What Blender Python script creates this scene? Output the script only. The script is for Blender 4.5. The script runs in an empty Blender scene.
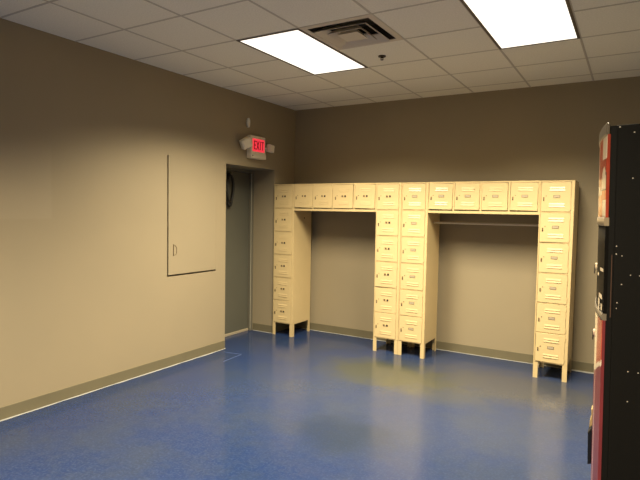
import bpy, bmesh, math, random
from mathutils import Vector, Matrix

random.seed(7)
S = bpy.context.scene
COL = S.collection

# ------------------------------------------------------------------ materials
def new_mat(name):
    m = bpy.data.materials.new(name)
    m.use_nodes = True
    nt = m.node_tree
    b = nt.nodes['Principled BSDF']
    return m, nt, b

def simple(name, col, rough=0.5, metal=0.0, bump=0.0, scale=200.0, spec=0.5, vary=0.0, vscale=2.0, coat=0.0):
    m, nt, b = new_mat(name)
    b.inputs['Base Color'].default_value = (*col, 1)
    b.inputs['Roughness'].default_value = rough
    b.inputs['Metallic'].default_value = metal
    b.inputs['Specular IOR Level'].default_value = spec
    b.inputs['Coat Weight'].default_value = coat
    tc = nt.nodes.new('ShaderNodeTexCoord')
    if vary > 0:
        n = nt.nodes.new('ShaderNodeTexNoise')
        n.inputs['Scale'].default_value = vscale
        n.inputs['Detail'].default_value = 6
        nt.links.new(tc.outputs['Object'], n.inputs['Vector'])
        r = nt.nodes.new('ShaderNodeValToRGB')
        r.color_ramp.elements[0].position = 0.3
        r.color_ramp.elements[1].position = 0.7
        r.color_ramp.elements[0].color = (*[c * (1 - vary) for c in col], 1)
        r.color_ramp.elements[1].color = (*[min(1, c * (1 + vary)) for c in col], 1)
        nt.links.new(n.outputs['Fac'], r.inputs['Fac'])
        nt.links.new(r.outputs['Color'], b.inputs['Base Color'])
    if bump > 0:
        n2 = nt.nodes.new('ShaderNodeTexNoise')
        n2.inputs['Scale'].default_value = scale
        n2.inputs['Detail'].default_value = 4
        nt.links.new(tc.outputs['Object'], n2.inputs['Vector'])
        bp = nt.nodes.new('ShaderNodeBump')
        bp.inputs['Strength'].default_value = bump
        bp.inputs['Distance'].default_value = 0.002
        nt.links.new(n2.outputs['Fac'], bp.inputs['Height'])
        nt.links.new(bp.outputs['Normal'], b.inputs['Normal'])
    return m

def emit(name, col, strength, base=(0.8, 0.8, 0.8)):
    m, nt, b = new_mat(name)
    b.inputs['Base Color'].default_value = (*base, 1)
    b.inputs['Emission Color'].default_value = (*col, 1)
    b.inputs['Emission Strength'].default_value = strength
    b.inputs['Roughness'].default_value = 0.5
    return m

WALL_COL = (0.316, 0.264, 0.173)
M_WALL = simple('tan_wall_paint', WALL_COL, 0.6, bump=0.25, scale=160, spec=0.3, vary=0.03, vscale=1.3)
M_BASE = simple('olive_vinyl_cove', (0.16, 0.14, 0.085), 0.45, vary=0.06, vscale=4)
M_CAULK = simple('white_caulk', (0.33, 0.33, 0.31), 0.6, vary=0.15, vscale=9)
M_TILE = simple('ceiling_tile', (0.87, 0.84, 0.73), 0.95, bump=0.6, scale=140, spec=0.1, vary=0.06, vscale=90)
M_TEE = simple('ceiling_grid_metal', (0.56, 0.52, 0.44), 0.6)  # darker than the tiles to paint in the shadow at the tile edges
M_CREAM = simple('cream_enamel', (0.63, 0.488, 0.252), 0.36, vary=0.025, vscale=5)
M_CREAM2 = simple('cream_enamel_door', (0.64, 0.497, 0.257), 0.36, vary=0.02, vscale=7)
M_PLATE = simple('pale_metal_plate', (0.62, 0.52, 0.36), 0.35, metal=0.4)
M_INK = simple('dark_recess', (0.035, 0.025, 0.018), 0.6)
M_BRONZE = simple('brown_latch_metal', (0.22, 0.16, 0.09), 0.4, metal=0.5)
M_ROD = simple('satin_steel_rod', (0.62, 0.55, 0.42), 0.35, metal=0.6)
M_DOOR = simple('grey_green_door_paint', (0.105, 0.105, 0.082), 0.45, vary=0.05, vscale=2)
M_DFRAME = simple('door_frame_paint', (0.15, 0.14, 0.105), 0.45)
M_DEDGE = simple('frame_edge_highlight', (0.38, 0.36, 0.29), 0.4)
M_SILL = simple('pale_threshold', (0.36, 0.31, 0.22), 0.5)
M_CABLE = simple('black_rubber', (0.012, 0.011, 0.009), 0.5)
M_HOUS = simple('beige_plastic_housing', (0.80, 0.72, 0.56), 0.5)
M_LENS = simple('lamp_head_plastic', (0.84, 0.76, 0.60), 0.3)
M_SENSOR = simple('off_white_sensor_plastic', (0.80, 0.77, 0.68), 0.45)
M_RED = emit('lit_red_sign_face', (1.0, 0.045, 0.075), 0.85, (0.6, 0.05, 0.06))
M_REDL = emit('dark_red_lettering', (0.35, 0.005, 0.01), 0.35, (0.15, 0.01, 0.01))
M_LAMP = emit('fluorescent_diffuser', (1.0, 0.93, 0.82), 1.3)
M_TROF = simple('brown_shadow_trim', (0.10, 0.075, 0.05), 0.5)  # fixture frame coloured dark for its contrast against the glowing lens
M_VENT = simple('beige_diffuser_metal', (0.66, 0.59, 0.48), 0.5)
M_VENTD = simple('duct_interior', (0.075, 0.065, 0.05), 0.8)
M_SPRK = simple('dark_bronze_sprinkler', (0.06, 0.045, 0.03), 0.4, metal=0.6)
M_BLK = simple('black_powder_coat', (0.0045, 0.0038, 0.0025), 0.6, bump=0.2, scale=300, spec=0.18)
M_BLKS = simple('black_selection_panel', (0.006, 0.005, 0.004), 0.5, spec=0.06)
M_BLKG = simple('black_gloss_panel', (0.010, 0.009, 0.008), 0.2)
M_CHIP = simple('paint_chip', (0.62, 0.55, 0.45), 0.6)
M_CAP = simple('grey_top_cap', (0.17, 0.14, 0.10), 0.35)
M_GRED = simple('graphic_red', (0.42, 0.060, 0.030), 0.18, vary=0.25, vscale=6)
M_GORG = simple('graphic_orange', (0.68, 0.185, 0.06), 0.18, vary=0.25, vscale=9)
M_GWHT = simple('pale_cream', (0.80, 0.66, 0.47), 0.18)
M_GMAR = simple('graphic_maroon', (0.17, 0.026, 0.028), 0.34, vary=0.2, vscale=4)
M_GPNK = simple('pink_highlight_stripe', (0.62, 0.33, 0.27), 0.16)
M_GDRK = simple('graphic_dark', (0.09, 0.05, 0.035), 0.2)
M_CHRM = simple('pale_trim', (0.72, 0.60, 0.42), 0.3)
M_STRIP = simple('beige_trim', (0.34, 0.26, 0.16), 0.4)
M_BRASS = simple('aged_brass', (0.55, 0.38, 0.17), 0.4, metal=0.3)

# wall with a fresher repaint patch and faint vertical roller texture (a stain with a shape of its own)
def wall_left_mat():
    m, nt, b = new_mat('tan_wall_paint_patched')
    b.inputs['Roughness'].default_value = 0.6
    b.inputs['Specular IOR Level'].default_value = 0.3
    g = nt.nodes.new('ShaderNodeNewGeometry')
    sp = nt.nodes.new('ShaderNodeSeparateXYZ')
    nt.links.new(g.outputs['Position'], sp.inputs[0])
    n = nt.nodes.new('ShaderNodeTexNoise'); n.inputs['Scale'].default_value = 1.3; n.inputs['Detail'].default_value = 5
    nt.links.new(g.outputs['Position'], n.inputs['Vector'])
    def mr(sock, a, bb, c0=0.0, c1=1.0):
        q = nt.nodes.new('ShaderNodeMapRange'); q.interpolation_type = 'SMOOTHSTEP'
        q.inputs['From Min'].default_value = a; q.inputs['From Max'].default_value = bb
        q.inputs['To Min'].default_value = c0; q.inputs['To Max'].default_value = c1
        nt.links.new(sock, q.inputs['Value']); return q.outputs[0]
    def mul(x, y):
        q = nt.nodes.new('ShaderNodeMath'); q.operation = 'MULTIPLY'
        nt.links.new(x, q.inputs[0]); nt.links.new(y, q.inputs[1]); return q.outputs[0]
    mask = mul(mul(mr(sp.outputs['Y'], -3.07, -3.04, 1, 0), mr(sp.outputs['Z'], 1.52, 1.55)),
               mr(sp.outputs['Z'], 2.05, 2.2, 1, 0))
    mx = nt.nodes.new('ShaderNodeMixRGB')
    mx.inputs[1].default_value = (*WALL_COL, 1)
    mx.inputs[2].default_value = (0.336, 0.281, 0.188, 1)
    nt.links.new(mask, mx.inputs[0])
    mx2 = nt.nodes.new('ShaderNodeMixRGB'); mx2.blend_type = 'MULTIPLY'; mx2.inputs[0].default_value = 1
    nt.links.new(mx.outputs[0], mx2.inputs[1])
    r = nt.nodes.new('ShaderNodeValToRGB')
    r.color_ramp.elements[0].position = 0.3; r.color_ramp.elements[1].position = 0.7
    r.color_ramp.elements[0].color = (0.97, 0.97, 0.97, 1); r.color_ramp.elements[1].color = (1.03, 1.02, 1.01, 1)
    nt.links.new(n.outputs['Fac'], r.inputs['Fac'])
    nt.links.new(r.outputs[0], mx2.inputs[2])
    nt.links.new(mx2.outputs[0], b.inputs['Base Color'])
    n2 = nt.nodes.new('ShaderNodeTexNoise'); n2.inputs['Scale'].default_value = 160
    nt.links.new(g.outputs['Position'], n2.inputs['Vector'])
    bp = nt.nodes.new('ShaderNodeBump'); bp.inputs['Strength'].default_value = 0.25; bp.inputs['Distance'].default_value = 0.002
    nt.links.new(n2.outputs['Fac'], bp.inputs['Height']); nt.links.new(bp.outputs['Normal'], b.inputs['Normal'])
    return m
M_WALLL = wall_left_mat()

FLOOR_BLUE = (0.0105, 0.027, 0.098)
def floor_mat():
    m, nt, b = new_mat('blue_epoxy_floor')
    g = nt.nodes.new('ShaderNodeNewGeometry')
    P = g.outputs['Position']
    def noise(scale, detail=5, rough=0.55):
        n = nt.nodes.new('ShaderNodeTexNoise'); n.inputs['Scale'].default_value = scale
        n.inputs['Detail'].default_value = detail; n.inputs['Roughness'].default_value = rough
        nt.links.new(P, n.inputs['Vector']); return n.outputs['Fac']
    def math_(op, a, bv):
        q = nt.nodes.new('ShaderNodeMath'); q.operation = op
        for i, s in enumerate((a, bv)):
            if isinstance(s, (int, float)): q.inputs[i].default_value = s
            else: nt.links.new(s, q.inputs[i])
        return q.outputs[0]
    def mr(sock, a, bb, c0=0.0, c1=1.0):
        q = nt.nodes.new('ShaderNodeMapRange'); q.interpolation_type = 'SMOOTHSTEP'
        q.inputs['From Min'].default_value = a; q.inputs['From Max'].default_value = bb
        q.inputs['To Min'].default_value = c0; q.inputs['To Max'].default_value = c1
        nt.links.new(sock, q.inputs['Value']); return q.outputs[0]
    def blob(cx, cy, rx, ry, soft=0.9, wob=0.5, amp=1.0):
        mp = nt.nodes.new('ShaderNodeMapping'); mp.vector_type = 'POINT'
        mp.inputs['Location'].default_value = (-cx / rx, -cy / ry, 0)
        mp.inputs['Scale'].default_value = (1 / rx, 1 / ry, 0)
        nt.links.new(P, mp.inputs['Vector'])
        ln = nt.nodes.new('ShaderNodeVectorMath'); ln.operation = 'LENGTH'
        nt.links.new(mp.outputs[0], ln.inputs[0])
        d = math_('ADD', ln.outputs['Value'], math_('MULTIPLY', math_('SUBTRACT', noise(5), 0.5), wob))
        return mr(d, 1.0 - soft * 0.6, 1.0 + soft * 0.4, amp, 0.0)
    def mix(fac, c1, c2, mode='MIX'):
        q = nt.nodes.new('ShaderNodeMixRGB'); q.blend_type = mode
        if isinstance(fac, (int, float)): q.inputs[0].default_value = fac
        else: nt.links.new(fac, q.inputs[0])
        for i, c in ((1, c1), (2, c2)):
            if isinstance(c, tuple): q.inputs[i].default_value = (*c, 1)
            else: nt.links.new(c, q.inputs[i])
        return q.outputs[0]
    c = mix(mr(noise(1.6, 8, 0.7), 0.38, 0.64), FLOOR_BLUE, (0.022, 0.036, 0.078))
    # fine flecks of the coating
    c = mix(mr(noise(14, 6, 0.8), 0.42, 0.68, 0, 0.45), c, (0.028, 0.048, 0.108))
    c = mix(mr(noise(60, 3, 0.7), 0.45, 0.75, 0, 0.5), c, (0.045, 0.075, 0.17))
    c = mix(mr(noise(120, 2, 0.7), 0.55, 0.8, 0, 0.45), c, (0.01, 0.02, 0.07))
    # worn grey traffic zone by the lockers and between the units
    c = mix(blob(2.6, -1.3, 1.7, 1.6, 1.0, 0.6, 0.42), c, (0.055, 0.062, 0.08))
    c = mix(blob(3.1, -0.45, 1.0, 0.45, 1.0, 0.8, 0.5), c, (0.075, 0.07, 0.05))
    # yellowed olive stains
    c = mix(blob(1.95, -0.72, 0.66, 0.42, 0.9, 0.9, 0.68), c, (0.062, 0.064, 0.030))
    c = mix(blob(2.55, -0.95, 0.50, 0.30, 1.0, 0.9, 0.35), c, (0.08, 0.076, 0.042))
    # darker scuffed spot
    c = mix(blob(2.28, -2.25, 0.40, 0.30, 1.0, 1.2, 0.38), c, (0.016, 0.025, 0.04))
    # pale scuffs
    c = mix(mr(noise(9, 8, 0.75), 0.68, 0.78, 0, 0.25), c, (0.16, 0.18, 0.22))
    nt.links.new(c, b.inputs['Base Color'])
    rr = mr(noise(2.5, 5), 0.3, 0.7, 0.13, 0.22)
    nt.links.new(rr, b.inputs['Roughness'])
    b.inputs['Specular IOR Level'].default_value = 0.24
    bp = nt.nodes.new('ShaderNodeBump'); bp.inputs['Strength'].default_value = 0.05; bp.inputs['Distance'].default_value = 0.003
    nt.links.new(noise(38, 4, 0.6), bp.inputs['Height'])
    nt.links.new(bp.outputs['Normal'], b.inputs['Normal'])
    return m
M_FLOOR = floor_mat()

# ------------------------------------------------------------------ mesh helpers
class MB:
    def __init__(s):
        s.bm = bmesh.new(); s.mats = []
    def mi(s, m):
        if m is None: return 0
        if m not in s.mats: s.mats.append(m)
        return s.mats.index(m)
    def poly(s, pts, m=None):
        f = s.bm.faces.new([s.bm.verts.new(p) for p in pts]); f.material_index = s.mi(m); return f
    def box(s, x0, x1, y0, y1, z0, z1, m=None, mat=None):
        x0, x1 = min(x0, x1), max(x0, x1); y0, y1 = min(y0, y1), max(y0, y1); z0, z1 = min(z0, z1), max(z0, z1)
        v = [Vector((x, y, z)) for z in (z0, z1) for y in (y0, y1) for x in (x0, x1)]
        if mat is not None: v = [mat @ p for p in v]
        v = [s.bm.verts.new(p) for p in v]
        i = s.mi(m)
        for q in ((0, 2, 3, 1), (4, 5, 7, 6), (0, 1, 5, 4), (2, 6, 7, 3), (0, 4, 6, 2), (1, 3, 7, 5)):
            f = s.bm.faces.new([v[k] for k in q]); f.material_index = i
        return s
    def prism(s, prof, axis, a, b, m=None):
        """extrude a closed 2D profile along an axis ('X','Y','Z') from a to b"""
        def P(p, t):
            return {'X': (t, p[0], p[1]), 'Y': (p[0], t, p[1]), 'Z': (p[0], p[1], t)}[axis]
        A = [s.bm.verts.new(P(p, a)) for p in prof]; B = [s.bm.verts.new(P(p, b)) for p in prof]
        i = s.mi(m); n = len(prof)
        for f in [s.bm.faces.new(A[::-1]), s.bm.faces.new(B)] + [s.bm.faces.new((A[k], A[(k + 1) % n], B[(k + 1) % n], B[k])) for k in range(n)]:
            f.material_index = i
        return s
    def cyl(s, c, r, depth, axis='Z', seg=20, m=None, r2=None):
        rot = {'Z': Matrix.Identity(3), 'X': Matrix.Rotation(math.pi / 2, 3, 'Y'), 'Y': Matrix.Rotation(-math.pi / 2, 3, 'X')}[axis].to_4x4()
        n0 = len(s.bm.faces)
        bmesh.ops.create_cone(s.bm, cap_ends=True, segments=seg, radius1=r, radius2=r if r2 is None else r2, depth=depth,
                              matrix=Matrix.Translation(c) @ rot)
        s.bm.faces.ensure_lookup_table()
        i = s.mi(m)
        for f in s.bm.faces[n0:]:
            f.material_index = i
        return s
    def tube(s, pts, r, seg=10, closed=False, m=None):
        pts = [Vector(p) for p in pts]; n = len(pts); rings = []
        i = s.mi(m)
        for k, p in enumerate(pts):
            if closed: t = pts[(k + 1) % n] - pts[k - 1]
            else: t = pts[min(k + 1, n - 1)] - pts[max(k - 1, 0)]
            t.normalize()
            ref = Vector((1, 0, 0)) if abs(t.x) < 0.8 else Vector((0, 1, 0))
            u = t.cross(ref).normalized(); w = t.cross(u)
            rings.append([s.bm.verts.new(p + r * (math.cos(a) * u + math.sin(a) * w)) for a in [2 * math.pi * j / seg for j in range(seg)]])
        for k in range(n if closed else n - 1):
            A, B = rings[k], rings[(k + 1) % n]
            for j in range(seg):
                f = s.bm.faces.new((A[j], A[(j + 1) % seg], B[(j + 1) % seg], B[j])); f.material_index = i
        if not closed:
            for q in (rings[0][::-1], rings[-1]):
                s.bm.faces.new(q).material_index = i
        return s
    def build(s, name, m, parent=None, loc=(0, 0, 0), bevel=0.0, smooth=False, seg=2):
        if not s.mats: s.mats = [m]
        bmesh.ops.recalc_face_normals(s.bm, faces=s.bm.faces)
        me = bpy.data.meshes.new(name)
        if smooth:
            for f in s.bm.faces: f.smooth = True
        s.bm.to_mesh(me); s.bm.free()
        for q in s.mats: me.materials.append(q)
        o = bpy.data.objects.new(name, me); COL.objects.link(o)
        o.location = loc
        if parent is not None: o.parent = parent
        if bevel > 0:
            md = o.modifiers.new('bevel', 'BEVEL'); md.width = bevel; md.segments = seg; md.limit_method = 'ANGLE'; md.angle_limit = math.radians(40)
        return o

def tag(o, label, cat, group=None):
    o['label'] = label; o['category'] = cat
    if group: o['group'] = group
    return o
def thing(name, label, cat, loc=(0, 0, 0), group=None):
    o = bpy.data.objects.new(name, None); COL.objects.link(o)
    o.location = loc; o.empty_display_size = 0.1
    return tag(o, label, cat, group)
def structure(o, label=None):
    o['kind'] = 'structure'
    if label: o['label'] = label
    return o

# ------------------------------------------------------------------ the room
WX = -0.025           # left wall plane
RX = 4.95             # right wall plane
BY = 0.507            # back wall plane
FY = -8.3             # wall behind the camera
CZ = 3.023            # ceiling height
T = 0.12
AL0, AL1, ALZ = -0.923, 0.034, 2.170      # alcove opening in the left wall
DX = -0.400           # door face inside the alcove
PN0, PN1, PNZ0, PNZ1 = -1.816, -1.088, 0.935, 2.180   # painted panel opening

structure(MB().box(WX - 0.7, RX + T, FY - T, BY + T, -0.1, 0, M_FLOOR).build('floor', M_FLOOR), 'glossy blue epoxy floor with olive stains')

w = MB()
xa, xb = WX - T, WX
w.box(xa, xb, FY, PN0, 0, CZ)
w.box(xa, xb, PN0, PN1, 0, PNZ0)
w.box(xa, xb, PN0, PN1, PNZ1, CZ)
w.box(xa, xa + 0.04, PN0, PN1, PNZ0, PNZ1)
w.box(xa, xb, PN1, AL0, 0, CZ)
w.box(xa, xb, AL0, AL1, ALZ, CZ)
w.box(xa, xb, AL1, BY + T, 0, CZ)
# alcove return walls and soffit
w.box(DX - 0.12, xa, AL1, AL1 + T, 0, CZ)
w.box(DX - 0.12, xa, AL0 - T, AL0, 0, CZ)
w.box(DX - 0.12, xa, AL0, AL1, ALZ, ALZ + T)
structure(w.build('wall_left', M_WALLL), 'tan painted left wall with door alcove')
structure(MB().box(WX, RX + T, BY, BY + T, 0, CZ).build('wall_back', M_WALL), 'tan painted back wall behind lockers')
structure(MB().box(RX, RX + T, FY, BY, 0, CZ).build('wall_right', M_WALL))
structure(MB().box(WX - T, RX + T, FY - T, FY, 0, CZ).build('wall_front', M_WALL))

# ceiling: 2 ft lay-in tiles, cells left open where luminaires and the diffuser sit
G = 0.6096
GX0 = 1.201 - 2 * G     # x of the first grid line
GY0 = -2.222            # a y grid line
LIGHTS = [(1.201, GY0), (1.201 + 3 * G, GY0), (1.201, GY0 - 6 * G), (1.201 + 3 * G, GY0 - 6 * G)]
VENT = (1.201 + G, GY0)
open_cells = set()
for lx, ly in LIGHTS:
    ix = round((lx - GX0) / G); iy = round((ly - GY0) / G)
    open_cells |= {(ix, iy), (ix, iy + 1)}
open_cells.add((round((VENT[0] - GX0) / G), 0))
cb = MB()
iy0, iy1 = math.floor((FY - GY0) / G), math.ceil((BY - GY0) / G)
ix0, ix1 = 0, math.ceil((RX - GX0) / G)
for ix in range(ix0 - 1, ix1):
    for iy in range(iy0, iy1):
        if (ix, iy) in open_cells: continue
        x0, x1 = max(GX0 + ix * G, WX - T), min(GX0 + (ix + 1) * G, RX + T)
        y0, y1 = max(GY0 + iy * G, FY - T), min(GY0 + (iy + 1) * G, BY + T)
        if x1 - x0 < 0.001 or y1 - y0 < 0.001: continue
        cb.box(x0, x1, y0, y1, CZ, CZ + 0.02)
cb.box(WX - T, RX + T, FY - T, BY + T, CZ + 0.25, CZ + 0.3)
structure(cb.build('ceiling', M_TILE), 'suspended ceiling of square mineral tiles')
tee = MB()
hw = 0.0085
for ix in range(ix0, ix1):
    x = GX0 + ix * G
    if x - hw > WX: tee.box(x - hw, x + hw, FY, BY, CZ - 0.0025, CZ + 0.001)
for iy in range(iy0 + 1, iy1):
    y = GY0 + iy * G
    if y < BY: tee.box(WX, RX, y - hw, y + hw, CZ - 0.0022, CZ + 0.001)
o = tee.build('trim_1', M_TEE); structure(o, 'exposed tee grid of the ceiling')


# cove base + floor caulk
BH = 0.10
bl = MB(); bl.box(WX, WX + 0.006, FY, AL0, 0.004, BH)
bl.box(DX + 0.045, WX, AL1 - 0.006, AL1, 0.004, BH)
bl.box(WX, WX + 0.006, AL1, BY, 0.004, BH)
structure(bl.build('baseboard_left', M_BASE, bevel=0.002))
structure(MB().box(WX + 0.006, RX, BY - 0.006, BY, 0.004, BH).build('baseboard_back', M_BASE, bevel=0.002))
structure(MB().box(RX - 0.006, RX, FY, BY - 0.006, 0.004, BH).build('baseboard_right', M_BASE, bevel=0.002))
structure(MB().box(WX, RX, FY, FY + 0.006, 0.004, BH).build('baseboard_front', M_BASE, bevel=0.002))
ck = MB()
def caulk(p0, p1, n, wmin, wmax, h=0.004):
    p0, p1 = Vector(p0), Vector(p1); n = Vector(n)
    k = max(2, int((p1 - p0).length / 0.12)); rng = random.Random(3)
    prev = None
    for i in range(k + 1):
        p = p0.lerp(p1, i / k); ww = rng.uniform(wmin, wmax)
        cur = (p + Vector((0, 0, h)), p + n * ww + Vector((0, 0, 0.0008)))
        if prev:
            ck.poly([prev[0], cur[0], cur[1], prev[1]])
        prev = cur
caulk((WX + 0.006, -5.5, 0), (WX + 0.006, AL0, 0), (1, 0, 0), 0.008, 0.020)
caulk((WX + 0.1, BY - 0.006, 0), (3.6, BY - 0.006, 0), (0, -1, 0), 0.008, 0.022)
caulk((3.55, BY - 0.006, 0), (RX, BY - 0.006, 0), (0, -1, 0), 0.030, 0.042, 0.006)
caulk((DX + 0.05, AL1 - 0.006, 0), (WX + 0.04, AL1 - 0.006, 0), (0, -1, 0), 0.006, 0.014)
structure(ck.build('trim_2', M_CAULK), 'pale sealant line where the floor meets the wall base')

# ------------------------------------------------------------------ alcove door
dr = MB().box(DX - 0.045, DX, AL0 + 0.045, AL1 - 0.065, 0.035, ALZ - 0.04).build('door_1', M_DOOR, bevel=0.003)
structure(dr, 'grey green door at the back of the alcove')
fr = MB()
fr.box(DX - 0.10, DX + 0.035, AL1 - 0.060, AL1, 0, ALZ, M_DFRAME)
fr.box(DX - 0.10, DX + 0.035, AL0, AL0 + 0.042, 0, ALZ, M_DFRAME)
fr.box(DX - 0.10, DX + 0.035, AL0 + 0.042, AL1 - 0.060, ALZ - 0.036, ALZ, M_DFRAME)
fr.box(DX - 0.12, DX - 0.10, AL0, AL1, 0, ALZ, M_DFRAME)
fr.box(DX + 0.0352, DX + 0.039, AL1 - 0.062, AL1 - 0.050, 0.03, ALZ - 0.05, M_DEDGE)  # pale strip paints the highlight along the frame edge
structure(fr.build('trim_3', M_DFRAME, bevel=0.002), 'painted metal door frame in alcove')
structure(MB().box(DX - 0.045, DX + 0.012, AL0 + 0.043, AL1 - 0.062, 0, 0.033, M_SILL).build('trim_4', M_SILL, bevel=0.004), 'pale threshold under the alcove door')

# hanging cable loop on the door
lp = thing('cable_loop', 'black cable loop hanging at the top of the door alcove', 'cable', (DX, -0.47, 2.09))
pts = []
for k in range(40):
    a = 2 * math.pi * k / 40
    yy = 0.062 * math.cos(a); zz = -0.20 + 0.20 * math.sin(a)
    pts.append((0.045 + 0.004 * math.sin(3 * a), yy * (1.0 + 0.15 * math.sin(a)), zz))
MB().tube(pts, 0.018, closed=True).build('loop', M_CABLE, lp, smooth=True)
pts2 = [(0.06 + 0.004 * math.sin(2 * t * 6.28), 0.066 * math.cos(6.28 * t) - 0.01, -0.185 + 0.165 * math.sin(6.28 * t)) for t in [k / 36 for k in range(36)]]
MB().tube(pts2, 0.016, closed=True).build('inner_loop', M_CABLE, lp, smooth=True)
MB().box(0.001, 0.075, -0.012, 0.012, -0.012, 0.006).box(0.068, 0.078, -0.012, 0.012, -0.012, 0.03).build('hook', M_DFRAME, lp, bevel=0.002)

# ------------------------------------------------------------------ painted wall panel
pn = thing('access_panel', 'tan painted flush panel in left wall with dark gap left and below', 'panel', (WX, (PN0 + PN1) / 2, PNZ0))
MB().box(-0.010, -0.0006, PN0 + 0.017 - (PN0 + PN1) / 2, (PN1 - PN0) / 2, 0.019, PNZ1 - PNZ0).build('panel_board', M_WALL, pn)
py0, py1 = -1.732 - (PN0 + PN1) / 2, -1.690 - (PN0 + PN1) / 2
pz0, pz1 = 1.150 - PNZ0, 1.268 - PNZ0
outl = [(py0, pz0), (py0, pz1), (py0 + 0.022, pz1 - 0.012), (py1, pz1 - 0.035), (py1, pz0 + 0.022)]
MB().prism([(p[0], p[1]) for p in outl], 'X', 0.0, 0.003, M_WALL).build('pull_plate', M_WALL, pn)
ring = MB().tube([(0.0035, p[0], p[1]) for p in outl], 0.0035, 6, closed=True)
ring.build('pull_rim', M_BRONZE, pn)['label'] = 'dark outline of the flush pull'

# ------------------------------------------------------------------ exit sign with emergency heads
ex = thing('exit_sign', 'red lit exit sign with two emergency lamp heads above the alcove', 'exit sign', (WX, -0.365, 2.27))
ex_w = 0.185
MB().prism([(0.0, 0.0), (0.075, 0.0), (0.075, 0.045), (0.062, 0.10), (0.062, 0.275), (0.0, 0.275)], 'Y', -ex_w, 0.110).build('housing', M_HOUS, ex, bevel=0.006)
MB().box(0.0625, 0.068, -0.150, 0.085, 0.085, 0.240).build('sign_face', M_RED, ex, bevel=0.002)['label'] = 'glowing red face'
L = MB()
lh, st, x0, x1 = 0.108, 0.015, 0.0682, 0.0700
z0 = 0.108
def bar(y0, z0_, y1, z1_, t):
    d = Vector((0, y1 - y0, z1_ - z0_)); n = Vector((0, -d.z, d.y)).normalized() * t / 2
    a = Vector((0, y0, z0_)); b_ = Vector((0, y1, z1_))
    L.prism([(p.y, p.z) for p in (a - n, b_ - n, b_ + n, a + n)], 'X', x0, x1)
# E
L.box(x0, x1, -0.132, -0.132 + st, z0, z0 + lh)
for zz in (0, (lh - st) / 2, lh - st): L.box(x0, x1, -0.132 + st, -0.090, z0 + zz, z0 + zz + st)
# X
bar(-0.078, z0, -0.030, z0 + lh, st); bar(-0.078, z0 + lh, -0.030, z0, st)
# I
L.box(x0, x1, -0.012, -0.012 + st, z0, z0 + lh)
# T
L.box(x0, x1, 0.016, 0.068, z0 + lh - st, z0 + lh); L.box(x0, x1, 0.0345, 0.0345 + st, z0, z0 + lh - st)
L.build('lettering', M_REDL, ex)
MB().cyl((0.0705, -0.16, 0.03), 0.009, 0.012, 'X', 12).build('test_button', M_INK, ex)
def lamp_head(y, z, tilt, side, sx, sc=1.0):
    m = Matrix.Translation((0.085, y, z)) @ Matrix.Rotation(math.radians(tilt), 4, 'X') @ Matrix.Rotation(math.radians(sx), 4, 'Z') @ Matrix.Scale(sc, 4)
    h = MB()
    h.box(-0.045, 0.028, -0.062, 0.062, -0.058, 0.058, None, m)
    ho = h.build('lamp_head', M_LENS, ex, bevel=0.010, seg=3)
    MB().box(0.028, 0.034, -0.05, 0.05, -0.046, 0.046, None, m).build('lens', M_LENS, ho, bevel=0.004)
    ya = -ex_w + 0.02 if side < 0 else 0.09
    MB().tube([(0.04, ya, z - 0.01), (0.055, ya + side * 0.05, z - 0.005), (0.07, y, z)], 0.014, 8).build('bracket', M_HOUS, ho)
lamp_head(-0.300, 0.160, 32, -1, -25)
lamp_head(0.190, 0.150, -8, 1, -6, 0.82)

sn = thing('wall_sensor', 'small off-white oval sensor high above the exit sign', 'sensor', (WX, -0.540, 2.695))
ov = MB()
n = 24
prof = [(0.026 * math.cos(a), 0.058 * math.sin(a)) for a in [2 * math.pi * k / n for k in range(n)]]
prof = [(math.copysign(abs(p[0]) ** 0.75 * 0.026 ** 0.25, p[0]), p[1]) for p in prof]
ov.prism(prof, 'X', 0.0, 0.028)
ov.build('sensor_body', M_SENSOR, sn, bevel=0.010, seg=3, smooth=False)
MB().prism([(p[0] * 0.5, p[1] * 0.35 - 0.018) for p in prof], 'X', 0.028, 0.031).build('sensor_lens', M_HOUS, sn)

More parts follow.
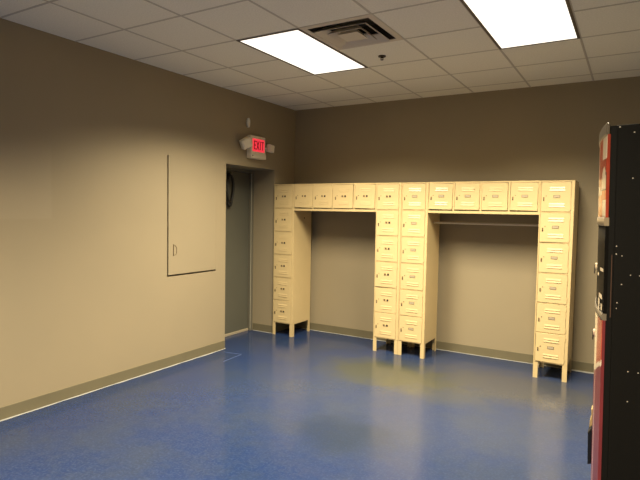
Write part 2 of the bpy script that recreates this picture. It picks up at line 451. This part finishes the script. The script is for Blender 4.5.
# ------------------------------------------------------------------ ceiling fixtures
LAMP_W, LAMP_COL, LAMP_SPREAD = 142.0, (1.0, 0.86, 0.61), 134
LT = [('left ceiling light panel beside the air vent', True), ('large right ceiling light panel cut by the frame top', True),
      ('ceiling light panel behind the viewpoint on the left side', False), ('ceiling light panel behind the viewpoint on the right side', False)]
for k, (lx, ly) in enumerate(LIGHTS):
    t = thing('ceiling_light', LT[k][0], 'ceiling light', (lx + G / 2, ly + G, CZ), 'fluorescent ceiling troffers')
    a, b2 = G / 2, G
    f = MB(); e = 0.021
    f.box(-a, a, -b2, -b2 + e, -0.006, 0.012); f.box(-a, a, b2 - e, b2, -0.006, 0.012)
    f.box(-a, -a + e, -b2 + e, b2 - e, -0.006, 0.012); f.box(a - e, a, -b2 + e, b2 - e, -0.006, 0.012)
    f.build('frame', M_TROF, t)
    h = MB()
    h.box(-a, a, -b2, b2, 0.09, 0.10)
    h.box(-a, -a + 0.01, -b2, b2, 0.012, 0.09); h.box(a - 0.01, a, -b2, b2, 0.012, 0.09)
    h.box(-a + 0.01, a - 0.01, -b2, -b2 + 0.01, 0.012, 0.09); h.box(-a + 0.01, a - 0.01, b2 - 0.01, b2, 0.012, 0.09)
    h.build('housing', M_VENT, t)
    MB().box(-a + e, a - e, -b2 + e, b2 - e, -0.004, 0.008).build('diffuser', M_LAMP, t)
    # the prismatic lens throws its light downwards in a limited cone
    ld = bpy.data.lights.new('troffer_lamp', 'AREA'); ld.shape = 'RECTANGLE'
    ld.size = G - 2 * e - 0.01; ld.size_y = 2 * G - 2 * e - 0.01
    ld.energy = LAMP_W; ld.color = LAMP_COL; ld.spread = math.radians(LAMP_SPREAD)
    lo = bpy.data.objects.new('troffer_lamp', ld); COL.objects.link(lo); lo.parent = t; lo.location = (0, 0, -0.008)

vt = thing('air_vent', 'square louvred ceiling air vent beside the left light panel', 'air vent', (VENT[0] + G / 2, VENT[1] + G / 2, CZ))
def sq(r): return [(-r, -r), (r, -r), (r, r), (-r, r)]
def frustum(mb, r0, z0, r1, z1, m=None):
    A = sq(r0); B = sq(r1)
    for k in range(4):
        mb.poly([(*A[k], z0), (*A[(k + 1) % 4], z0), (*B[(k + 1) % 4], z1), (*B[k], z1)], m)
v = MB(); a = G / 2
frustum(v, a, -0.003, 0.259, -0.005); frustum(v, a, -0.004, a, 0.01); frustum(v, 0.259, -0.005, 0.259, 0.04)
v.build('flange', M_VENT, vt)
v = MB(); frustum(v, 0.2585, 0.0, 0.2585, 0.14); v.poly([(*p, 0.14) for p in sq(0.2585)])
v.build('plenum', M_VENTD, vt)
def cone(r_out, z_out, r_in, z_in, name):
    v = MB()
    frustum(v, r_out, z_out, r_in, z_in); frustum(v, r_out, z_out, r_out, z_out + 0.006); frustum(v, r_out, z_out + 0.006, r_in, z_in + 0.006)
    v.build(name, M_VENT, vt)
cone(0.222, -0.026, 0.155, 0.020, 'louver')
cone(0.143, -0.028, 0.095, 0.016, 'louver')
v = MB(); frustum(v, 0.090, -0.026, 0.06, 0.010); v.poly([(*p, -0.026) for p in sq(0.090)])
v.build('center_plate', M_VENT, vt)

sp = thing('fire_sprinkler', 'small dark fire sprinkler head on the ceiling tile', 'sprinkler', (2.076, -1.274, CZ))
MB().cyl((0, 0, -0.003), 0.034, 0.010, 'Z', 24).build('escutcheon', M_SPRK, sp)
MB().cyl((0, 0, 0.02), 0.012, 0.08, 'Z', 12).box(-0.013, -0.010, -0.003, 0.003, -0.033, -0.008).box(0.010, 0.013, -0.003, 0.003, -0.033, -0.008).build('body', M_SPRK, sp)
MB().cyl((0, 0, -0.034), 0.014, 0.003, 'Z', 16).build('deflector', M_SPRK, sp)

# ------------------------------------------------------------------ lockers
LC, LBW, LD, LH, LLEG = 0.3149, 1.149, 0.428, 1.981, 0.161
TIER = (LH - LLEG - 0.013) / 6
HB = 1.640                      # underside of the overhead row
WL, WR = 0.011, 0.030           # stile widths left and right of a door
FT = 0.012                      # depth of the face frame

DW_, DH_ = LC - WL - WR - 0.0075, TIER - 0.0135
def door_mesh(w, h):
    d = MB()
    d.box(0, w, -0.004, 0.010, 0, h)                # origin at lower LEFT, hinge at x = w
    lw = 0.140 if w > 0.25 else 0.130
    cx = w * 0.54
    for zc in (h * 0.815, h * 0.735, h * 0.265, h * 0.185):
        zt, zb = zc + 0.0095, zc - 0.0095
        d.prism([(-0.0035, zt), (-0.0090, zb + 0.0012), (-0.0085, zb), (-0.0035, zb)], 'X', cx - lw / 2, cx + lw / 2)
    # hinge knuckles
    for zc in (h * 0.86, h * 0.14):
        d.cyl((w + 0.002, -0.005, zc), 0.0028, 0.040, 'Z', 8)
    return d

def latch_mb(h):
    q = MB()
    q.box(0.016, 0.034, -0.0052, -0.004, h * 0.36, h * 0.50, M_CREAM2)
    q.box(0.018, 0.029, -0.0060, -0.005, h * 0.360, h * 0.490, M_INK)
    q.box(0.020, 0.027, -0.0135, -0.006, h * 0.41, h * 0.475, M_BRONZE)
    q.cyl((0.046, -0.005, h * 0.535), 0.0048, 0.004, 'Y', 10, M_BRONZE)
    return q
def plate_mb(w, h, dark):
    q = MB(); cx = w * 0.53; zc = h * 0.515
    if dark:
        q.box(cx - 0.031, cx + 0.031, -0.0062, -0.004, zc - 0.012, zc + 0.012, M_CREAM2)
        q.box(cx - 0.030, cx - 0.008, -0.0068, -0.0062, zc - 0.0115, zc + 0.0115, M_BRONZE)
        q.box(cx + 0.008, cx + 0.030, -0.0068, -0.0062, zc - 0.0115, zc + 0.0115, M_INK)
    else:
        q.box(cx - 0.030, cx + 0.030, -0.0062, -0.004, zc - 0.0135, zc + 0.0135, M_BRONZE)
        q.box(cx - 0.0265, cx + 0.0265, -0.0068, -0.0062, zc - 0.0105, zc + 0.0105, M_PLATE)
    return q

def column_mb():
    """one six-high column, origin at its lower-left front corner on the floor"""
    b = MB(); c, d = LC - 0.002, LD; z0, z1 = LLEG, LH; t = 0.004
    b.box(0, t, 0, d, z0, z1); b.box(c - t, c, 0, d, z0, z1)
    b.box(t, c - t, d - t, d, z0, z1)
    b.box(t, c - t, 0, d - t, z1 - t, z1); b.box(t, c - t, 0, d - t, z0, z0 + t)
    b.box(t, WL, 0, FT, z0, z1); b.box(c - WR, c - t, 0, FT, z0, z1)
    for k in range(7):
        zc = z0 + k * TIER
        lo, hi = zc - 0.004, zc + 0.004
        if k == 0: lo, hi = z0, z0 + 0.012
        if k == 6: lo, hi = zc - 0.003, z1
        b.box(WL, c - WR, 0, FT, lo, hi)
        if 0 < k < 6: b.box(t, c - t, 0.03, d - t, zc - 0.002, zc + 0.002)
    return b
def bridge_mb():
    b = MB(); w, d, t = LBW, LD, 0.004; z0, z1 = HB, LH
    b.box(0, t, 0.001, d, z0, z1); b.box(w - t, w, 0.001, d, z0, z1)
    b.box(t, w - t, d - t, d, z0, z1); b.box(t, w - t, 0.001, d - t, z1 - t, z1); b.box(t, w - t, 0.001, d - t, z0, z0 + t)
    b.box(t, w - t, 0.001, FT, z1 - 0.016, z1 - t); b.box(t, w - t, 0.001, FT, z0 + t, z0 + 0.028)
    p = w / 4
    for k in range(5):
        x = k * p
        b.box(max(t, x - 0.014), min(w - t, x + 0.006), 0.001, FT, z0 + 0.028, z1 - 0.016)
        if 0 < k < 4: b.box(x - 0.002, x + 0.002, FT, d - t, z0 + t, z1 - t)
    return b
def leg_mb(fx, fy):
    b = MB(); w = 0.044; t = 0.004
    # L-shaped angle: outer faces flush with the column
    b.box(0, fx * w, 0, fy * t, 0, LLEG); b.box(0, fx * t, fy * t, fy * w, 0, LLEG)
    return b

def locker_unit(x0, label, dark, rod, openings, plates=None):
    u = thing('locker_unit', label, 'locker', (x0, 0, 0), 'sixteen door locker units')
    for cx in (0, LC + LBW):
        column_mb().build('locker_column', M_CREAM, u, (cx, 0, 0), bevel=0.0012, seg=1)
    bridge_mb().build('overhead_row', M_CREAM, u, (LC - 0.001, 0, 0), bevel=0.0012, seg=1)
    for cx in (0, LC + LBW):
        c = LC - 0.002
        for (px, py, fx, fy) in ((0, 0, 1, 1), (c, 0, -1, 1), (0, LD, 1, -1), (c, LD, -1, -1)):
            leg_mb(fx, fy).build('leg', M_CREAM, u, (cx + px, py, 0))
    proto = {}
    def door(kind, w, h, x, z, ang, sag=0.0):
        if kind not in proto:
            d = door_mesh(w, h).build('door', M_CREAM2, u, bevel=0.0012, seg=1)
            l_ = latch_mb(h).build('latch', M_CREAM2, d)
            p_ = plate_mb(w, h, dark).build('number_plate', M_PLATE, d)
            proto[kind] = (d, l_, p_)
            kids = (l_, p_)
        else:
            src = proto[kind]
            d = src[0].copy(); COL.objects.link(d); d.parent = u
            for q in src[1:]:
                q2 = q.copy(); COL.objects.link(q2); q2.parent = d
        # rotate about the hinge on the right edge; the left edge swings out
        a = math.radians(ang); s_ = math.radians(sag)
        R = Matrix.Translation((x + w, 0, z)) @ Matrix.Rotation(a, 4, 'Z') @ Matrix.Rotation(s_, 4, 'Y') @ Matrix.Translation((-w, 0, 0))
        d.matrix_local = R
        return d
    i = 0
    for cx in (0, LC + LBW):
        for k in range(6):
            ang, sag = openings.get((0 if cx == 0 else 1, k), (random.uniform(0.0, 0.3), random.uniform(-0.15, 0.1)))
            door('column', DW_, DH_, cx + WL + 0.0035, LLEG + k * TIER + (0.0125 if k == 0 else 0.0075), ang, sag)
    p = LBW / 4
    wb, hb = p - 0.028, LH - HB - 0.059
    for k in range(4):
        ang, sag = openings.get((2, k), (random.uniform(0.0, 0.4), random.uniform(-0.3, 0.3)))
        door('overhead', wb, hb, LC - 0.001 + k * p + 0.009, HB + 0.039, ang, sag)
    if rod:
        MB().cyl((LC + LBW / 2, 0.20, 1.533), 0.0125, LBW - 0.008, 'X', 20).build('coat_rod', M_ROD, u)
    return u

U1 = locker_unit(0.0, 'cream locker unit nearest the exit alcove, without a coat rod', True, False,
                 {(1, 2): (1.2, 0.0), (0, 1): (0.6, 0.0), (2, 0): (0.8, 0.9), (2, 1): (0.8, 0.7), (2, 2): (0.3, 0.0), (2, 3): (1.0, 0.9)})
MB().cyl((LC - 0.0015, 0.248, 1.545), 0.010, 0.003, 'X', 14).build('rod_socket', M_INK, U1)
U2X = 2 * LC + LBW + 0.0005
U2 = locker_unit(U2X, 'cream locker unit nearest the vending machine, with a coat rod', False, True,
                 {(0, 1): (1.2, 0.0), (1, 4): (1.3, 0.0), (1, 0): (1.0, 0.4), (2, 0): (0.5, 0.9), (2, 1): (0.4, 0.8), (2, 2): (0.3, 0.1), (2, 3): (0.4, 0.7)})

# ------------------------------------------------------------------ vending machine (front faces the left wall, side faces the viewer)
VX, VY, VH, VWID, VDEP = 3.994, -3.335, 1.992, 0.95, 0.83
vm = thing('vending_machine', 'tall black vending machine with a bulging red front', 'vending machine', (VX, VY, 0))
vm.rotation_euler = (0, math.radians(-0.95), 0)
ZB = 0.06
def bulge(s):
    q = 1 - s / (VWID / 2)
    return -0.046 * (1 - abs(q) ** 2.2)
body = MB()
body.box(0.03, VDEP, 0, VWID, ZB, VH - 0.012)
bo = body.build('cabinet', M_BLK, vm, bevel=0.006)
# door shell behind the curved fascia
N = 36
ss = [VWID * k / N for k in range(N + 1)]
prof = [(0.031, 0.0)] + [(bulge(s) + 0.010, min(max(s, 0.002), VWID - 0.002)) for s in ss] + [(0.031, VWID)]
MB().prism(prof, 'Z', ZB + 0.02, VH - 0.014).build('door_shell', M_BLK, vm)
# top cap with curved lip
prof2 = [(0.008, -0.001)] + [(bulge(s) - 0.004, s) for s in ss] + [(0.008, VWID + 0.001)]
prof2 = [(p[0], min(max(p[1], -0.001), VWID + 0.001)) for p in prof2]
MB().prism(prof2, 'Z', VH - 0.046, VH).build('top_cap', M_CAP, vm, bevel=0.008)

def fascia(name, za, zb, fn, mats, off=0.0, s0=0.0, s1=VWID, ns=72, nz=60, th=0.010):
    """curved fascia sheet with thickness; fn(s, z) picks the face colour"""
    q = MB(); i0 = [q.mi(m) for m in mats]
    bm = q.bm
    V = []; Bk = []
    for i in range(ns + 1):
        s = s0 + (s1 - s0) * i / ns
        V.append([bm.verts.new((bulge(s) + off, s, za + (zb - za) * j / nz)) for j in range(nz + 1)])
        Bk.append([bm.verts.new((bulge(s) + off + th, s, za + (zb - za) * j / nz)) for j in (0, nz)])
    for i in range(ns):
        for j in range(nz):
            f = bm.faces.new((V[i][j], V[i + 1][j], V[i + 1][j + 1], V[i][j + 1])); f.smooth = True
            f.material_index = i0[fn(s0 + (s1 - s0) * (i + .5) / ns, za + (zb - za) * (j + .5) / nz)]
        for (j, b_) in ((0, 0), (nz, 1)):
            f = bm.faces.new((V[i][j], V[i + 1][j], Bk[i + 1][b_], Bk[i][b_])); f.material_index = i0[fn(s0 + (s1 - s0) * (i + .5) / ns, za + (zb - za) * min(max(j - .5, .5), nz) / nz)]
    for i in (0, ns):
        f = bm.faces.new([*V[i], Bk[i][1], Bk[i][0]]); f.material_index = i0[0]
    return q.build(name, mats[0], vm)

def up_fn(s, z):
    # printed picture: red field, cream bottle and cup shapes, orange foot
    if s > 0.245: return 2 if s < 0.30 else (2 if math.sin(z * 9) > 0.3 else 0)  # pale towards the far side
    if z > 1.86 and s < 0.10: return 2
    if 1.74 < z < 1.835 and ((s - 0.065) / 0.05) ** 2 + ((z - 1.765) / 0.065) ** 2 < 1: return 2
    if z < 1.805 and z > 1.735 and s < 0.11: return 4
    if z < 1.74 and 0.10 < s < 0.25: return 2 if z > 1.72 else 1
    if z < 1.70 and s < 0.085: return 2
    if z < 1.76 and s > 0.17: return 2
    if z < 1.745: return 1
    return 0
fascia('upper_graphic', 1.632, 1.948, up_fn, [M_GRED, M_GORG, M_GWHT, M_GMAR, M_GDRK])['label'] = 'red and cream printed front panel'
fascia('trim_strip', 1.600, 1.632, lambda s, z: 0, [M_STRIP], -0.003, nz=2, th=0.016)
fascia('selection_panel', 1.262, 1.600, lambda s, z: 0 if s < 0.31 else 1, [M_BLKS, M_CHRM], 0.002, nz=4)['label'] = 'black panel with pale button labels'
fascia('trim_strip', 1.236, 1.262, lambda s, z: 0, [M_CAP], -0.003, nz=2, th=0.016)
def lo_fn(s, z):
    e = 1.070 - 0.36 * s                       # swoosh where the orange field meets the maroon
    if abs(z - e) < 0.010 and s < 0.30: return 2
    if z > e:
        lim = 0.135 + 0.10 * max(0, (1.16 - z)) - 0.05 * max(0, z - 1.16)
        return 2 if (s > lim and s < 0.36) else 1  # cream zone beyond the limit, red before it
    if 0.175 < s < 0.215: return 3  # pink stripe paints the highlight running down the bulge
    return 0
fascia('lower_graphic', ZB + 0.03, 1.236, lo_fn, [M_GMAR, M_GRED, M_GWHT, M_GPNK], nz=110)['label'] = 'maroon and red printed front panel'
# button labels on the selection panel
for (s, z, ws, hz) in ((0.045, 1.428, 0.075, 0.013), (0.14, 1.402, 0.05, 0.012), (0.060, 1.322, 0.085, 0.018), (0.10, 1.293, 0.05, 0.030), (0.10, 1.268, 0.05, 0.016), (0.03, 1.283, 0.03, 0.025)):
    q = MB()
    a0, a1 = s - ws / 2, s + ws / 2
    d0, d1 = bulge(max(a0, 0)) , bulge(a1)
    q.poly([(d0 - 0.001, a0, z - hz / 2), (d1 - 0.001, a1, z - hz / 2), (d1 - 0.001, a1, z + hz / 2), (d0 - 0.001, a0, z + hz / 2)])
    q.poly([(d0 + 0.002, a0, z - hz / 2), (d0 + 0.002, a0, z + hz / 2), (d1 + 0.002, a1, z + hz / 2), (d1 + 0.002, a1, z - hz / 2)])
    q.build('button_label', M_GWHT, vm)
# locks on the far part of the front
for z in (1.405, 1.095):
    sl = 0.47; b0 = bulge(sl)
    lk = MB(); lk.cyl((b0 - 0.004, sl, z), 0.016, 0.012, 'X', 16).build('lock', M_CHRM, vm)
    MB().box(b0 - 0.014, b0 - 0.0095, sl - 0.012, sl + 0.012, z - 0.034, z + 0.008).build('lock_bolt', M_INK, vm, bevel=0.002)
# coin return hood low on the front
sl = 0.45; b0 = bulge(sl)
MB().prism([(b0 + 0.002, 0.500), (b0 - 0.016, 0.492), (b0 - 0.018, 0.640), (b0 + 0.002, 0.672)], 'Y', sl - 0.06, sl + 0.06).build('coin_return', M_BLKG, vm, bevel=0.004)
MB().prism([(b0 + 0.002, 0.672), (b0 - 0.014, 0.655), (b0 - 0.012, 0.69), (b0 - 0.006, 0.71), (b0 - 0.008, 0.745), (b0 + 0.002, 0.75)], 'Y', sl - 0.03, sl + 0.03).build('return_lever', M_BRASS, vm, bevel=0.003)
# seam of the door on the side facing the viewer
MB().box(0.024, 0.0270, -0.0010, 0.004, 1.25, 1.49).build('door_seam', M_GDRK, vm)
# paint chips on the black side
for (X, Z, r) in ((3.985, 1.985, .006), (4.049, 1.950, .0055), (4.051, 1.780, .005), (3.990, 1.524, .0045), (3.995, 1.494, .0045), (4.028, 1.488, .004),
                  (4.059, 1.417, .004), (4.031, 1.380, .0042), (4.019, 1.309, .004), (4.018, 1.287, .0035), (4.066, 1.051, .0045), (4.099, 1.051, .004),
                  (4.069, 0.936, .0042), (4.088, 1.417, .0035)):
    a = math.radians(0.95)
    dx = X - VX; lx_ = dx * math.cos(a) + Z * math.sin(a); lz_ = Z * math.cos(a) - dx * math.sin(a)
    if lx_ < 0.032: lx_ = 0.040
    MB().cyl((lx_, -0.0004, min(lz_, VH - 0.02)), r * 0.5, 0.0012, 'Y', 8).build('paint_chip', M_CHIP, vm)
for (lx_, ly_) in ((0.07, 0.06), (0.07, VWID - 0.06), (VDEP - 0.06, 0.06), (VDEP - 0.06, VWID - 0.06)):
    ln = ZB + lx_ * math.tan(math.radians(0.95))
    MB().cyl((lx_, ly_, ZB - ln / 2 + 0.0), 0.025, ln, 'Z', 16).build('levelling_foot', M_INK, vm)

# pale tape residue on the floor beside the alcove
tp = MB()
def strip(p0, p1, wd):
    p0, p1 = Vector((*p0, 0)), Vector((*p1, 0)); d = (p1 - p0).normalized(); nn = Vector((-d.y, d.x, 0)) * wd / 2
    lo, hi = 0.0002, 0.0008
    q = [p0 - nn, p1 - nn, p1 + nn, p0 + nn]
    tp.poly([(*p.xy, hi) for p in q])
    for k in range(4):
        tp.poly([(*q[k].xy, lo), (*q[(k + 1) % 4].xy, lo), (*q[(k + 1) % 4].xy, hi), (*q[k].xy, hi)])
strip((0.07, -1.043), (0.300, -1.010), 0.016); strip((0.300, -1.010), (0.320, -1.340), 0.014)
tag(tp.build('tape_residue', simple('pale_tape_residue', (0.06, 0.09, 0.20), 0.4)), 'pale angled tape residue on the blue floor beside the alcove', 'tape mark')

# ------------------------------------------------------------------ camera
cam_d = bpy.data.cameras.new('camera'); cam = bpy.data.objects.new('camera', cam_d); COL.objects.link(cam)
Rr = Vector((0.8580142021980827, 0.5133236683453447, 0.01761931732122913))
Uu = Vector((-0.042961018027865686, 0.03754072896692637, 0.998371195797756))
Ff = Vector((-0.511826122581094, 0.8573736088690335, -0.05426338598440629))
m = Matrix.Identity(4)
for r in range(3):
    m[r][0] = Rr[r]; m[r][1] = Uu[r]; m[r][2] = -Ff[r]
m.translation = Vector((4.063940360758036, -5.621741687263482, 1.6359135898961241))
cam.matrix_world = m
cam_d.sensor_width = 36.0; cam_d.lens = 526.145 / 640 * 36.0
cam_d.clip_start = 0.05; cam_d.clip_end = 60
S.camera = cam

wd = bpy.data.worlds.new('world'); S.world = wd; wd.use_nodes = True
wd.node_tree.nodes['Background'].inputs['Color'].default_value = (0.02, 0.018, 0.015, 1)
wd.node_tree.nodes['Background'].inputs['Strength'].default_value = 1.0

S.view_settings.view_transform = 'Standard'
S.view_settings.look = 'None'
S.view_settings.gamma = 1.0
S.view_settings.use_curve_mapping = False
S.view_settings.exposure = 0.0
